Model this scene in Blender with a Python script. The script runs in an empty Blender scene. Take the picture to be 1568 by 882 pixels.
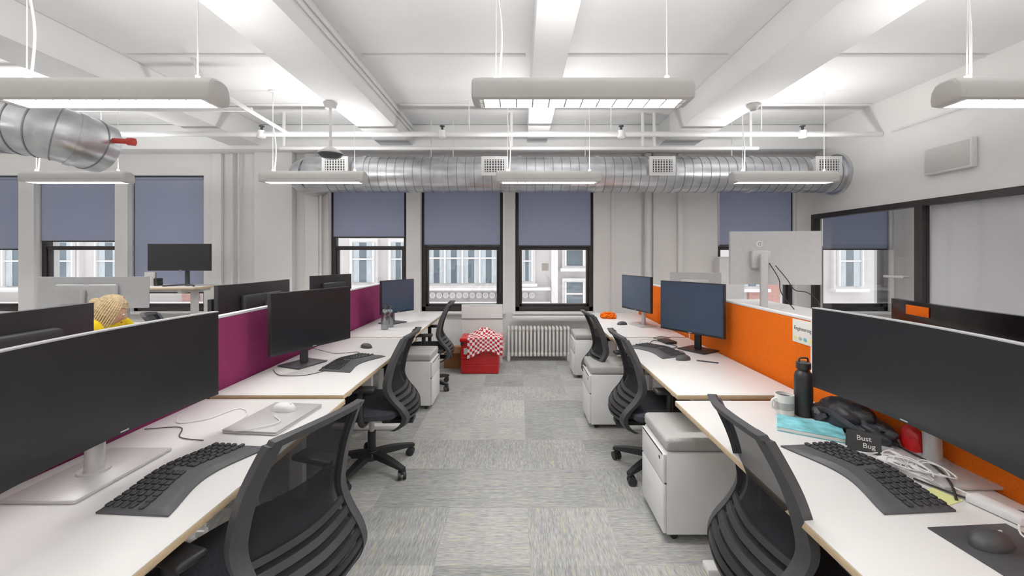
import bpy, bmesh, math, random
from mathutils import Vector, Matrix, noise, Euler
random.seed(7)
scene = bpy.context.scene
scene.view_settings.view_transform = 'Standard'
scene.view_settings.gamma = 1.1
R = math.radians

def C(r, g, b):
    def f(c):
        c /= 255.0
        return c/12.92 if c <= 0.04045 else ((c+0.055)/1.055)**2.4
    return (f(r), f(g), f(b), 1)

# ---------------------------------------------------------------- materials
def mat(name, col, rough=.5, metal=0, nscale=0, namt=.06, bump=0, bscale=None, emis=0, spec=.5, stretch=None, coat=0):
    m = bpy.data.materials.new(name); m.use_nodes = True
    nt = m.node_tree; p = nt.nodes['Principled BSDF']
    p.inputs['Base Color'].default_value = col
    p.inputs['Roughness'].default_value = rough
    p.inputs['Metallic'].default_value = metal
    p.inputs['Specular IOR Level'].default_value = spec
    if coat: p.inputs['Coat Weight'].default_value = coat
    if emis:
        p.inputs['Emission Color'].default_value = col
        p.inputs['Emission Strength'].default_value = emis
    if nscale:
        tc = nt.nodes.new('ShaderNodeTexCoord')
        vec = tc.outputs['Object']
        if stretch:
            mp = nt.nodes.new('ShaderNodeMapping'); mp.inputs['Scale'].default_value = stretch
            nt.links.new(vec, mp.inputs['Vector']); vec = mp.outputs['Vector']
        n = nt.nodes.new('ShaderNodeTexNoise'); n.inputs['Scale'].default_value = nscale
        n.inputs['Detail'].default_value = 4
        nt.links.new(vec, n.inputs['Vector'])
        cr = nt.nodes.new('ShaderNodeValToRGB')
        a = [max(0, c*(1-namt)) for c in col[:3]]; b = [min(1, c*(1+namt)) for c in col[:3]]
        cr.color_ramp.elements[0].color = (*a, 1); cr.color_ramp.elements[1].color = (*b, 1)
        cr.color_ramp.elements[0].position = .3; cr.color_ramp.elements[1].position = .7
        nt.links.new(n.outputs['Fac'], cr.inputs['Fac'])
        nt.links.new(cr.outputs['Color'], p.inputs['Base Color'])
        if bump:
            n2 = nt.nodes.new('ShaderNodeTexNoise'); n2.inputs['Scale'].default_value = bscale or nscale
            nt.links.new(vec, n2.inputs['Vector'])
            bp = nt.nodes.new('ShaderNodeBump'); bp.inputs['Strength'].default_value = bump
            bp.inputs['Distance'].default_value = .005
            nt.links.new(n2.outputs['Fac'], bp.inputs['Height']); nt.links.new(bp.outputs['Normal'], p.inputs['Normal'])
    return m

def mat_mix(name, col, alpha, rough=.5, kind='diffuse', other='transparent', tcol=(1, 1, 1, 1)):
    m = bpy.data.materials.new(name); m.use_nodes = True
    nt = m.node_tree; nt.nodes.clear()
    out = nt.nodes.new('ShaderNodeOutputMaterial'); mx = nt.nodes.new('ShaderNodeMixShader')
    tr = nt.nodes.new('ShaderNodeBsdfTransparent' if other == 'transparent' else 'ShaderNodeBsdfTranslucent')
    tr.inputs['Color'].default_value = tcol
    s = nt.nodes.new('ShaderNodeBsdfGlossy' if kind == 'glossy' else 'ShaderNodeBsdfDiffuse')
    s.inputs['Color'].default_value = col
    if kind == 'glossy': s.inputs['Roughness'].default_value = rough
    mx.inputs['Fac'].default_value = alpha
    nt.links.new(tr.outputs[0], mx.inputs[1]); nt.links.new(s.outputs[0], mx.inputs[2]); nt.links.new(mx.outputs[0], out.inputs[0])
    if kind == 'diffuse':
        tc = nt.nodes.new('ShaderNodeTexCoord'); n = nt.nodes.new('ShaderNodeTexNoise'); n.inputs['Scale'].default_value = 200
        cr = nt.nodes.new('ShaderNodeValToRGB'); nt.links.new(tc.outputs['Object'], n.inputs['Vector']); nt.links.new(n.outputs['Fac'], cr.inputs['Fac'])
        cr.color_ramp.elements[0].color = (*[c*.94 for c in col[:3]], 1); cr.color_ramp.elements[1].color = (*[min(1, c*1.06) for c in col[:3]], 1)
        nt.links.new(cr.outputs['Color'], s.inputs['Color'])
    return m

def mat_carpet():
    m = bpy.data.materials.new('carpet_tiles'); m.use_nodes = True
    nt = m.node_tree; L = nt.links; p = nt.nodes['Principled BSDF']
    p.inputs['Roughness'].default_value = .95; p.inputs['Specular IOR Level'].default_value = .15
    tc = nt.nodes.new('ShaderNodeTexCoord')
    def vm(op, a, b=None):
        n = nt.nodes.new('ShaderNodeVectorMath'); n.operation = op
        L.new(a, n.inputs[0])
        if b is not None: n.inputs[1].default_value = b
        return n.outputs[0]
    def ma(op, a, b, c=None):
        n = nt.nodes.new('ShaderNodeMath'); n.operation = op
        for i, v in enumerate((a, b, c)):
            if v is None: continue
            if isinstance(v, (int, float)): n.inputs[i].default_value = v
            else: L.new(v, n.inputs[i])
        return n.outputs[0]
    v = vm('ADD', tc.outputs['Object'], (100.23, 100.1, 0))
    t = vm('FLOOR', vm('MULTIPLY', v, (1/.46, 1/.46, 0)))
    t2 = vm('FLOOR', vm('MULTIPLY', v, (1/.23, 1/.23, 0)))
    wn = nt.nodes.new('ShaderNodeTexWhiteNoise'); wn.noise_dimensions = '3D'; L.new(t, wn.inputs['Vector'])
    wn2 = nt.nodes.new('ShaderNodeTexWhiteNoise'); wn2.noise_dimensions = '3D'; L.new(vm('ADD', t, (7.3, 3.1, 2)), wn2.inputs['Vector'])
    wn3 = nt.nodes.new('ShaderNodeTexWhiteNoise'); wn3.noise_dimensions = '3D'; L.new(vm('ADD', t2, (1.3, 9.1, 4)), wn3.inputs['Vector'])
    ori = ma('GREATER_THAN', wn.outputs['Value'], .5)
    def nz(scale3, detail=3, off=(0, 0, 0)):
        n = nt.nodes.new('ShaderNodeTexNoise'); n.inputs['Scale'].default_value = 1; n.inputs['Detail'].default_value = detail
        L.new(vm('ADD', vm('MULTIPLY', v, scale3), off), n.inputs['Vector']); return n.outputs['Fac']
    def mixv(a, b):
        return ma('ADD', ma('MULTIPLY', a, ma('SUBTRACT', 1, ori)), ma('MULTIPLY', b, ori))
    fine = mixv(nz((210, 20, 1)), nz((20, 210, 1)))
    med = mixv(nz((60, 5, 1)), nz((5, 60, 1)))
    yel = mixv(nz((150, 6, 1), 2, (31, 17, 0)), nz((6, 150, 1), 2, (31, 17, 0)))
    f = ma('ADD', ma('MULTIPLY', wn2.outputs['Value'], .28), .25)
    f = ma('ADD', f, ma('MULTIPLY', wn3.outputs['Value'], .12))
    f = ma('ADD', f, ma('MULTIPLY', ma('SUBTRACT', fine, .5), 1.3))
    f = ma('ADD', f, ma('MULTIPLY', ma('SUBTRACT', med, .4), .55))
    cr = nt.nodes.new('ShaderNodeValToRGB'); L.new(f, cr.inputs['Fac'])
    cr.color_ramp.elements[0].color = C(108, 109, 112); cr.color_ramp.elements[0].position = 0
    cr.color_ramp.elements[1].color = C(200, 198, 192); cr.color_ramp.elements[1].position = 1
    e = cr.color_ramp.elements.new(.5); e.color = C(153, 154, 154)
    mx = nt.nodes.new('ShaderNodeMix'); mx.data_type = 'RGBA'
    yf = nt.nodes.new('ShaderNodeMapRange'); yf.inputs[1].default_value = .56; yf.inputs[2].default_value = .68
    yf.inputs[3].default_value = 0; yf.inputs[4].default_value = .65
    L.new(yel, yf.inputs[0]); L.new(yf.outputs[0], mx.inputs['Factor'])
    L.new(cr.outputs['Color'], mx.inputs['A']); mx.inputs['B'].default_value = C(190, 184, 150)
    L.new(mx.outputs['Result'], p.inputs['Base Color'])
    bp = nt.nodes.new('ShaderNodeBump'); bp.inputs['Strength'].default_value = .3; bp.inputs['Distance'].default_value = .003
    L.new(fine, bp.inputs['Height']); L.new(bp.outputs['Normal'], p.inputs['Normal'])
    return m

def mat_check():
    m = bpy.data.materials.new('red_check_cloth'); m.use_nodes = True
    nt = m.node_tree; p = nt.nodes['Principled BSDF']; p.inputs['Roughness'].default_value = .9
    uv = nt.nodes.new('ShaderNodeUVMap'); uv.uv_map = 'UVMap'
    ck = nt.nodes.new('ShaderNodeTexChecker'); ck.inputs['Scale'].default_value = 18
    ck.inputs['Color1'].default_value = C(180, 26, 40); ck.inputs['Color2'].default_value = C(238, 228, 228)
    nt.links.new(uv.outputs[0], ck.inputs[0]); nt.links.new(ck.outputs[0], p.inputs['Base Color'])
    return m

M = {}
M['wall'] = mat('wall_paint', C(238, 236, 234), .6, nscale=3, namt=.02, bump=.15, bscale=60)
M['ceil'] = mat('ceiling_paint', C(234, 234, 234), .65, nscale=2, namt=.02, bump=.1, bscale=30)
M['carpet'] = mat_carpet()
M['frame'] = mat('window_frame_dark', C(38, 34, 34), .45, nscale=20, namt=.15)
M['shade'] = mat_mix('shade_fabric', C(182, 188, 210), .66, kind='diffuse', other='translucent', tcol=C(188, 196, 220))
M['shadel'] = mat('shade_fabric_light', C(208, 209, 214), .9, nscale=220, namt=.04)
M['glass'] = mat_mix('window_glass', (1, 1, 1, 1), .06, .02, 'glossy')
M['duct'] = mat('galvanised_steel', C(204, 206, 210), .30, 1, nscale=7, namt=.16, bump=.2, bscale=25)
M['ductseam'] = mat('duct_seam', C(150, 152, 156), .4, .9, nscale=9, namt=.2)
M['white'] = mat('white_laminate', C(224, 222, 220), .38, nscale=6, namt=.012)
M['wmetal'] = mat('white_powdercoat', C(230, 230, 230), .45, nscale=15, namt=.02)
M['ply'] = mat('plywood_edge', C(206, 182, 146), .6, nscale=40, namt=.12, stretch=(1, 1, 6))
M['plum'] = mat('plum_felt', C(134, 50, 92), .95, nscale=120, namt=.12, bump=.3, spec=.1)
M['orange'] = mat('orange_felt', C(220, 100, 22), .95, nscale=120, namt=.08, bump=.3, spec=.1)
M['black'] = mat('black_plastic', C(34, 34, 36), .45, nscale=40, namt=.1)
M['dgrey'] = mat('dark_grey_plastic', C(60, 60, 63), .5, nscale=60, namt=.08)
M['fabric'] = mat('charcoal_fabric', C(56, 58, 64), .95, nscale=160, namt=.25, bump=.4, spec=.2)
M['jacket'] = mat('black_nylon', C(32, 33, 40), .55, nscale=14, namt=.2, bump=.8, bscale=22)
M['cushion'] = mat('grey_cushion_fabric', C(178, 177, 175), .95, nscale=150, namt=.08, bump=.3, spec=.2)
M['mesh'] = mat_mix('chair_mesh', C(48, 48, 51), .86)
M['screen'] = mat('screen_matte', C(28, 29, 33), .30, nscale=2, namt=.1)
M['screen_glare'] = mat('screen_blue_glare', C(60, 74, 94), .22, nscale=2, namt=.1)  # bluish reflection on the dark screens, put into the base colour
M['gloss'] = mat('gloss_black', C(18, 16, 17), .16, nscale=3, namt=.1, spec=.3)
M['silver'] = mat('silver_plastic', C(200, 200, 202), .4, .1, nscale=30, namt=.03)
M['alu'] = mat('brushed_aluminium', C(198, 196, 195), .42, .35, nscale=30, namt=.05, stretch=(1, 12, 1))
M['red'] = mat('red_plastic', C(200, 22, 26), .4, nscale=10, namt=.06)
M['redp'] = mat('red_pipe_paint', C(196, 52, 40), .4, nscale=10, namt=.06)
M['check'] = mat_check()
M['card'] = mat('cardboard', C(150, 104, 66), .9, nscale=30, namt=.08)
M['lamp'] = mat('lamp_housing', C(208, 205, 202), .45, nscale=10, namt=.02)
M['lampglow'] = mat('lamp_diffuser', (1, 1, 1, 1), .5, nscale=5, namt=.01, emis=1.2)
M['louver'] = mat('lamp_louver', C(205, 205, 205), .3, nscale=5, namt=.01)
M['paper'] = mat('paper', C(236, 234, 228), .8, nscale=15, namt=.02)
M['ink'] = mat('ink', C(40, 42, 60), .7, nscale=15, namt=.1)
M['stone'] = mat('facade_stone', C(200, 194, 192), .85, nscale=1.2, namt=.06, bump=.3, bscale=10)
M['stone2'] = mat('facade_stone_trim', C(222, 217, 215), .85, nscale=3, namt=.05, bump=.3, bscale=10)
M['brickr'] = mat('facade_brick', C(184, 140, 130), .9, nscale=14, namt=.15)
M['fglass'] = mat('facade_glass', C(90, 102, 110), .15, nscale=1, namt=.25)
M['curtain'] = mat('facade_curtain', C(180, 187, 191), .8, nscale=9, namt=.2, stretch=(6, 1, .3))
M['skin'] = mat('skin', C(222, 176, 150), .55, nscale=20, namt=.05)
M['hair'] = mat('blond_hair', C(200, 176, 136), .6, nscale=30, namt=.35, bump=.9, bscale=40, stretch=(1, 1, 5))
M['yellow'] = mat('yellow_knit', C(240, 204, 10), .85, nscale=60, namt=.08, bump=.4)
M['jeans'] = mat('jeans', C(52, 62, 90), .9, nscale=90, namt=.1)
M['note'] = mat('sticky_note', C(224, 228, 150), .8, nscale=10, namt=.03)
M['cyan'] = mat('book_cover', C(120, 196, 206), .5, nscale=18, namt=.45)
M['cable'] = mat('white_cable', C(226, 226, 226), .5, nscale=15, namt=.02)
M['clear'] = mat_mix('clear_bottle', C(170, 178, 182), .4, .1, 'glossy')
M['asphalt'] = mat('asphalt', C(120, 120, 122), .9, nscale=8, namt=.1)
M['keycap'] = mat('keycap', C(44, 44, 47), .55, nscale=40, namt=.1)
M['kbody'] = mat('keyboard_body', C(74, 74, 77), .5, nscale=60, namt=.06)
M['cast'] = mat('radiator_enamel', C(228, 226, 222), .4, nscale=10, namt=.02)

# ---------------------------------------------------------------- builder
class B:
    def __init__(s):
        s.bm = bmesh.new(); s.mats = []; s.uv = s.bm.loops.layers.uv.new('UVMap')
    def mi(s, m):
        m = M[m] if isinstance(m, str) else m
        if m not in s.mats: s.mats.append(m)
        return s.mats.index(m)
    def merge(s, t, m, X=None, smooth=True):
        if X is not None: bmesh.ops.transform(t, matrix=X, verts=t.verts[:])
        i = s.mi(m)
        bmesh.ops.recalc_face_normals(t, faces=t.faces[:])
        for f in t.faces: f.material_index = i; f.smooth = smooth
        me = bpy.data.meshes.new('t'); t.to_mesh(me); t.free(); s.bm.from_mesh(me); bpy.data.meshes.remove(me)
    def box(s, c, d, m, bev=0, rot=(0, 0, 0), seg=2):
        t = bmesh.new(); bmesh.ops.create_cube(t, size=1)
        bmesh.ops.scale(t, vec=d, verts=t.verts[:])
        if bev: bmesh.ops.bevel(t, geom=t.edges[:], offset=min(bev, min(d)*.49), segments=seg, profile=.5, affect='EDGES')
        s.merge(t, m, Matrix.Translation(c) @ Euler(rot).to_matrix().to_4x4(), smooth=bool(bev))
        return s
    def bx(s, x0, x1, y0, y1, z0, z1, m, bev=0):
        return s.box(((x0+x1)/2, (y0+y1)/2, (z0+z1)/2), (abs(x1-x0), abs(y1-y0), abs(z1-z0)), m, bev)
    def cyl(s, a, b, r, m, r2=None, seg=20, caps=True):
        a = Vector(a); b = Vector(b); d = b-a
        t = bmesh.new(); bmesh.ops.create_cone(t, cap_ends=caps, segments=seg, radius1=r, radius2=r if r2 is None else r2, depth=d.length)
        q = d.to_track_quat('Z', 'Y').to_matrix().to_4x4()
        s.merge(t, m, Matrix.Translation((a+b)/2) @ q); return s
    @staticmethod
    def spline(P, sub):
        P = [Vector(p) for p in P]; Q = []
        for i in range(len(P)-1):
            p0 = P[max(i-1, 0)]; p1 = P[i]; p2 = P[i+1]; p3 = P[min(i+2, len(P)-1)]
            for k in range(sub):
                u = k/sub
                Q.append(.5*((2*p1)+(-p0+p2)*u+(2*p0-5*p1+4*p2-p3)*u*u+(-p0+3*p1-3*p2+p3)*u**3))
        Q.append(P[-1]); return Q
    def tube(s, pts, r, m, seg=8, sub=6, smooth=True):
        P = [Vector(p) for p in pts]
        if smooth and len(P) > 2: P = B.spline(P, sub)
        rs = r if callable(r) else (lambda u: r)
        t = bmesh.new(); rings = []; n = len(P)
        tan = (P[1]-P[0]).normalized(); up = Vector((0, 0, 1)) if abs(tan.z) < .9 else Vector((1, 0, 0))
        nx = tan.cross(up).normalized()
        for i in range(n):
            tn = (P[min(i+1, n-1)]-P[max(i-1, 0)])
            if tn.length > 1e-9: tan = tn.normalized()
            nx = (nx-tan*nx.dot(tan)).normalized(); ny = tan.cross(nx)
            rr = rs(i/(n-1))
            rings.append([t.verts.new(P[i]+nx*math.cos(2*math.pi*k/seg)*rr+ny*math.sin(2*math.pi*k/seg)*rr) for k in range(seg)])
        for i in range(n-1):
            for k in range(seg):
                t.faces.new((rings[i][k], rings[i][(k+1) % seg], rings[i+1][(k+1) % seg], rings[i+1][k]))
        t.faces.new(rings[0][::-1]); t.faces.new(rings[-1])
        s.merge(t, m); return s
    def lathe(s, prof, m, loc=(0, 0, 0), seg=28):
        t = bmesh.new(); rings = []
        for r, z in prof:
            rings.append([t.verts.new((r*math.cos(2*math.pi*k/seg), r*math.sin(2*math.pi*k/seg), z)) for k in range(seg)])
        for i in range(len(rings)-1):
            for k in range(seg):
                t.faces.new((rings[i][k], rings[i][(k+1) % seg], rings[i+1][(k+1) % seg], rings[i+1][k]))
        bmesh.ops.remove_doubles(t, verts=t.verts[:], dist=1e-6)
        s.merge(t, m, Matrix.Translation(loc)); return s
    def slab(s, fr, bk, m, nu=16, nv=8):
        t = bmesh.new()
        A = [[t.verts.new(fr(i/nu, j/nv)) for j in range(nv+1)] for i in range(nu+1)]
        Bk = [[t.verts.new(bk(i/nu, j/nv)) for j in range(nv+1)] for i in range(nu+1)]
        for i in range(nu):
            for j in range(nv):
                t.faces.new((A[i][j], A[i+1][j], A[i+1][j+1], A[i][j+1]))
                t.faces.new((Bk[i][j], Bk[i][j+1], Bk[i+1][j+1], Bk[i+1][j]))
        for i in range(nu):
            t.faces.new((A[i][0], Bk[i][0], Bk[i+1][0], A[i+1][0])); t.faces.new((A[i][nv], A[i+1][nv], Bk[i+1][nv], Bk[i][nv]))
        for j in range(nv):
            t.faces.new((A[0][j], A[0][j+1], Bk[0][j+1], Bk[0][j])); t.faces.new((A[nu][j], Bk[nu][j], Bk[nu][j+1], A[nu][j+1]))
        s.merge(t, m); return s
    def sheet(s, fn, m, nu=16, nv=16):
        i0 = s.mi(m)
        A = [[s.bm.verts.new(fn(i/nu, j/nv)) for j in range(nv+1)] for i in range(nu+1)]
        for i in range(nu):
            for j in range(nv):
                f = s.bm.faces.new((A[i][j], A[i+1][j], A[i+1][j+1], A[i][j+1])); f.material_index = i0; f.smooth = True
                for lp, (a, b) in zip(f.loops, ((i, j), (i+1, j), (i+1, j+1), (i, j+1))): lp[s.uv].uv = (a/nu, b/nv)
        return s
    def prism(s, poly, z0, z1, m, X=None, bev=0):
        t = bmesh.new(); lo = [t.verts.new((x, y, z0)) for x, y in poly]; hi = [t.verts.new((x, y, z1)) for x, y in poly]
        t.faces.new(lo[::-1]); t.faces.new(hi); n = len(poly)
        for i in range(n): t.faces.new((lo[i], lo[(i+1) % n], hi[(i+1) % n], hi[i]))
        if bev: bmesh.ops.bevel(t, geom=[e for e in t.edges], offset=bev, segments=2, profile=.5, affect='EDGES')
        s.merge(t, m, X); return s
    def blob(s, c, d, m, amp=.15, freq=4, seed=0, sub=4, rot=0, flat=True):
        t = bmesh.new(); bmesh.ops.create_icosphere(t, subdivisions=sub, radius=1)
        for v in t.verts:
            n = v.co.normalized(); k = 1+amp*noise.noise(n*freq+Vector((seed, seed*2, 0)))+amp*.5*noise.noise(n*freq*2.3+Vector((seed, 0, 9)))
            v.co = n*k
            if flat and v.co.z < -.55: v.co.z = -.55
            v.co.x *= d[0]; v.co.y *= d[1]; v.co.z *= d[2]
        s.merge(t, m, Matrix.Translation(c) @ Matrix.Rotation(rot, 4, 'Z')); return s
    def text(s, body, size, m, X, ext=.001):
        cu = bpy.data.curves.new('t', 'FONT'); cu.body = body; cu.size = size; cu.extrude = ext; cu.align_x = 'CENTER'; cu.align_y = 'CENTER'
        ob = bpy.data.objects.new('t', cu); bpy.context.collection.objects.link(ob); bpy.context.view_layer.update()
        me = bpy.data.meshes.new_from_object(ob); t = bmesh.new(); t.from_mesh(me)
        bpy.data.objects.remove(ob); bpy.data.meshes.remove(me)
        s.merge(t, m, X, smooth=False); return s
    def mesh(s, name):
        me = bpy.data.meshes.new(name); s.bm.to_mesh(me); s.bm.free()
        for m in s.mats: me.materials.append(m)
        me.set_sharp_from_angle(angle=R(38)); return me
    def obj(s, name, loc=(0, 0, 0), rz=0, rot=None, parent=None):
        return place(s.mesh(name), name, loc, rz, rot, parent)

def place(me, name, loc=(0, 0, 0), rz=0, rot=None, parent=None):
    o = bpy.data.objects.new(name, me); bpy.context.collection.objects.link(o)
    o.location = loc; o.rotation_euler = rot if rot else (0, 0, R(rz))
    if parent: o.parent = parent
    return o

# ---------------------------------------------------------------- room
WY = 6.2; CZ = 3.35; RX = 4.34; LX = -10.0; BY = -3.6
B().bx(LX-.2, 9.2, BY-.2, WY+.35, -.12, 0, 'carpet').obj('floor')
B().bx(LX-.2, 9.2, BY-.2, WY+.35, CZ, CZ+.2, 'ceil').obj('ceiling')
wins = [(-8.57, -7.43, 1.60), (-7.2, -6.0, 1.72), (-5.81, -4.68, .95), (-2.83, -1.676, 1.78), (-1.47, -.242, 1.66), (-.058, 1.114, 1.65), (2.945, 4.117, 1.66), (4.50, 5.56, 1.60), (6.2, 7.4, 1.6)]
WB, WT = .66, 2.69
b = B(); x = LX-.2
for (a, c, sh) in wins:
    b.bx(x, a, WY, WY+.35, 0, CZ, 'wall'); b.bx(a, c, WY, WY+.35, 0, WB, 'wall'); b.bx(a, c, WY, WY+.35, WT, CZ, 'wall'); x = c
b.bx(x, 9.2, WY, WY+.35, 0, CZ, 'wall'); b.obj('wall_back')
B().bx(LX-.2, LX, BY, WY, 0, CZ, 'wall').obj('wall_left')
B().bx(LX-.2, 9.2, BY-.2, BY, 0, CZ, 'wall').obj('wall_front')
B().bx(9.0, 9.2, BY, WY, 0, CZ, 'wall').obj('wall_side_room')
b = B()
b.bx(RX, RX+.12, BY, WY, 2.1, CZ, 'wall'); b.bx(RX, RX+.12, BY, 1.6, 0, 2.1, 'wall')
b.obj('wall_right')
b = B()
b.bx(RX-.012, RX+.10, 1.6, WY, 2.035, 2.1, 'frame')
for y0, y1 in ((6.12, 6.2), (4.49, 4.58), (2.9, 3.0), (1.6, 1.68)): b.bx(RX-.012, RX+.07, y0, y1, 0, 2.035, 'frame')
b.bx(RX-.012, RX+.10, 1.68, 6.1, 0, .1, 'frame')
b.bx(RX+.03, RX+.04, 4.58, 6.12, .1, 2.035, 'glass')
b.bx(RX+.03, RX+.04, 1.68, 4.49, .1, 2.035, 'glass')
b.bx(RX-.06, RX-.03, 4.66, 4.92, 1.24, 1.27, 'alu', .008)
b.cyl((RX-.05, 4.7, 1.255), (RX+.04, 4.7, 1.255), .012, 'alu')
b.obj('window_10')
B().bx(RX+.075, RX+.09, 1.7, 4.48, .11, 2.03, 'shadel').obj('roller_shade_side_glazing')
for i, (a, c, sh) in enumerate(wins):
    b = B(); y0, y1 = WY+.10, WY+.2; fw = .065
    b.bx(a, a+fw, y0, y1, WB, WT, 'frame', .006); b.bx(c-fw, c, y0, y1, WB, WT, 'frame', .006)
    b.bx(a, c, y0, y1, WT-fw, WT, 'frame', .006); b.bx(a, c, y0, y1, WB, WB+.07, 'frame', .006)
    b.bx(a+fw, c-fw, y0+.01, y1-.03, 1.58, 1.64, 'frame', .006)
    b.bx(a+fw, a+fw+.035, y0+.02, y1-.02, WB+.07, 1.58, 'frame', .004); b.bx(c-fw-.035, c-fw, y0+.02, y1-.02, WB+.07, 1.58, 'frame', .004)
    b.bx(a+fw, c-fw, y0+.02, y1-.02, WB+.07, WB+.11, 'frame', .004)
    b.bx(a+fw, c-fw, y0+.05, y0+.056, WB+.07, WT-fw, 'glass')
    b.obj('window_%d' % (i+1))
    b = B(); b.bx(a+.05, c-.045, WY+.06, WY+.063, sh, WT-.04, 'shade'); b.cyl((a+.05, WY+.06, WT-.04), (c-.045, WY+.06, WT-.04), .022, 'shade'); b.bx(a+.05, c-.045, WY+.055, WY+.068, sh-.02, sh, 'frame')
    b.obj('roller_shade')
    B().bx(a-.04, c+.04, WY-.07, WY+.10, WB-.03, WB, 'white', .006).obj('trim_%d' % (i+1))
b = B()
b.bx(-3.85, -3.30, WY-.13, WY, 0, 3.0, 'wall', .01)
b.bx(-4.52, -4.38, WY-.06, WY, 0, 3.0, 'wall', .01); b.bx(-3.15, -2.95, WY-.06, WY, 0, 3.0, 'wall', .01)
b.bx(1.36, 1.42, WY-.04, WY, 0, 3.0, 'wall', .01); b.bx(2.33, 2.40, WY-.08, WY, 0, 3.0, 'wall', .01); b.bx(1.42, 1.80, WY-.03, WY, 0, 3.0, 'wall', .005)
b.bx(1.98, 2.33, WY-.03, WY, 0, 3.0, 'wall', .005)
b.obj('wall_pilasters')
b = B()
for xx, r in ((-4.22, .022), (-4.12, .015), (1.89, .05), (-2.92, .02)): b.cyl((xx, WY-.055, 0), (xx, WY-.055, 2.995), r, 'wmetal')
b.obj('riser_pipes')
def beam(x0, x1, z, nm='ceiling_beam'):
    B().bx(x0, x1, BY, WY, z, CZ, 'ceil', .012).obj(nm)
beam(-1.96, -1.5, 3.05); beam(.11, .39, 3.09); beam(1.97, 2.48, 3.05); beam(-4.1, -3.65, 3.05); beam(-6.3, -5.85, 3.05); beam(-8.5, -8.05, 3.05)
B().bx(LX, RX, WY-.3, WY, 3.0, CZ-.005, 'ceil', .012).obj('ceiling_beam')
B().bx(LX, RX, -.6, -.2, 3.05, CZ-.005, 'ceil', .012).obj('ceiling_beam')
b = B()
for xa, xb in ((-3.6, -2.0), (-1.45, .06), (.44, 1.92), (2.53, 4.3)):
    for yy in (3.84, 5.08): b.bx(xa, xb, yy, yy+.03, CZ-.025, CZ, 'ceil', .005)
b.tube([(-1.48, -.15, 3.27), (-1.48, 5.85, 3.27)], .012, 'wmetal'); b.tube([(-1.48, -.15, 3.2), (-1.48, 5.85, 3.2)], .009, 'wmetal')
b.tube([(-1.985, -.15, 3.09), (-1.985, 5.85, 3.09)], .010, 'wmetal')
b.tube([(RX-.02, -.15, 2.94), (RX-.02, 4.85, 2.94)], .010, 'wmetal')
b.obj('electrical_conduits')
b = B()
b.cyl((-9.9, 5.0, 2.95), (RX-.01, 5.0, 2.95), .030, 'wmetal'); b.cyl((-3.1, 5.42, 2.89), (3.1, 5.42, 2.89), .024, 'wmetal')
for xx in (-3.08, -.92, 1.22, 3.39):
    b.cyl((xx, 5.0, 2.97), (xx, 5.0, 3.04), .014, 'dgrey'); b.cyl((xx, 5, 3.04), (xx, 5, 3.05), .03, 'dgrey'); b.cyl((xx, 5, 2.91), (xx, 5, 2.99), .045, 'wmetal')
for xx in (-3.05, -.1, 1.6, 1.75, 3.0): b.cyl((xx, 5.42, 2.89), (xx, 5.42, CZ), .02, 'wmetal')
for xx in (-2.6, -.6, 1.1, 2.9, -5, -7): b.cyl((xx, 5.0, 2.95), (xx, 5.0, CZ), .005, 'wmetal')
b.tube([(-2.75, 5.0, 2.95), (-2.75, 4.2, 2.98), (-2.9, 3.9, 3.1), (-3.05, 3.9, CZ)], .02, 'wmetal')
b.cyl((-9.9, 4.3, 3.0), (-2.75, 4.3, 3.0), .022, 'wmetal')
b.obj('sprinkler_pipes')
b = B(); b.tube([(-4.1, 3.98, 2.62), (-3.85, 3.9, 2.575), (-3.62, 3.85, 2.55), (-3.56, 3.85, 2.545)], .024, 'redp', seg=14); b.cyl((-3.60, 3.85, 2.548), (-3.55, 3.85, 2.545), .034, 'redp'); b.cyl((-3.56, 3.85, 2.515), (-3.56, 3.85, 2.575), .026, 'redp')
b.obj('red_sprinkler_pipe')

def vent(b, xx, yf, zc, w=.31, h=.22):
    b.box((xx, yf+.05, zc), (w, .14, h), 'lamp', .008)
    b.box((xx, yf-.022, zc), (w+.03, .012, h+.03), 'wmetal', .004)
    b.box((xx, yf-.024, zc), (w-.06, .016, h-.06), 'dgrey')
    for k in range(7): b.box((xx-w/2+.05+k*(w-.1)/6, yf-.032, zc), (.012, .012, h-.06), 'wmetal')
    for k in range(5): b.box((xx, yf-.03, zc-h/2+.045+k*(h-.09)/4), (w-.06, .01, .008), 'wmetal')
b = B(); rd = .24; dy = 5.7; dz = 2.60
dp = [(-3.0, 6.19, dz), (-2.99, 5.95, dz), (-2.93, 5.80, dz), (-2.80, 5.72, dz), (-2.6, dy, dz), (0, dy, dz), (3, dy, dz), (RX+.02, dy, dz)]
b.tube(dp, rd, 'duct', seg=40)
xx = -2.55; k = 0
while xx < RX-.08:
    big = (k % 9 == 4)
    b.cyl((xx, dy, dz), (xx+(.05 if big else .008), dy, dz), rd+(.012 if big else .004), 'ductseam' if not big else 'duct', seg=40); xx += .115; k += 1
b.cyl((RX-.05, dy, dz), (RX-.0, dy, dz), rd+.035, 'duct', seg=40)
for xx in (-2.38, -.32, 1.85, 4.0): vent(b, xx, dy-rd-.04, dz+.055)
for xx in (-1.2, -.9, .9, 2.9): b.tube([(xx, dy, CZ), (xx, dy, dz+rd)], .006, 'wmetal')
b.obj('ventilation_duct')
b = B()
pts = [(-3.98, 3.98, 2.52), (-4.02, 3.80, 2.55), (-4.15, 3.66, 2.59), (-4.45, 3.58, 2.63), (-4.9, 3.54, 2.68), (-5.5, 3.5, 2.80), (-6.4, 3.4, 2.98), (-9.99, 3.3, 3.02)]
b.tube(pts, rd, 'duct', seg=44, sub=8)
Q = B.spline(pts, 40); acc = 0; nr = 0
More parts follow.
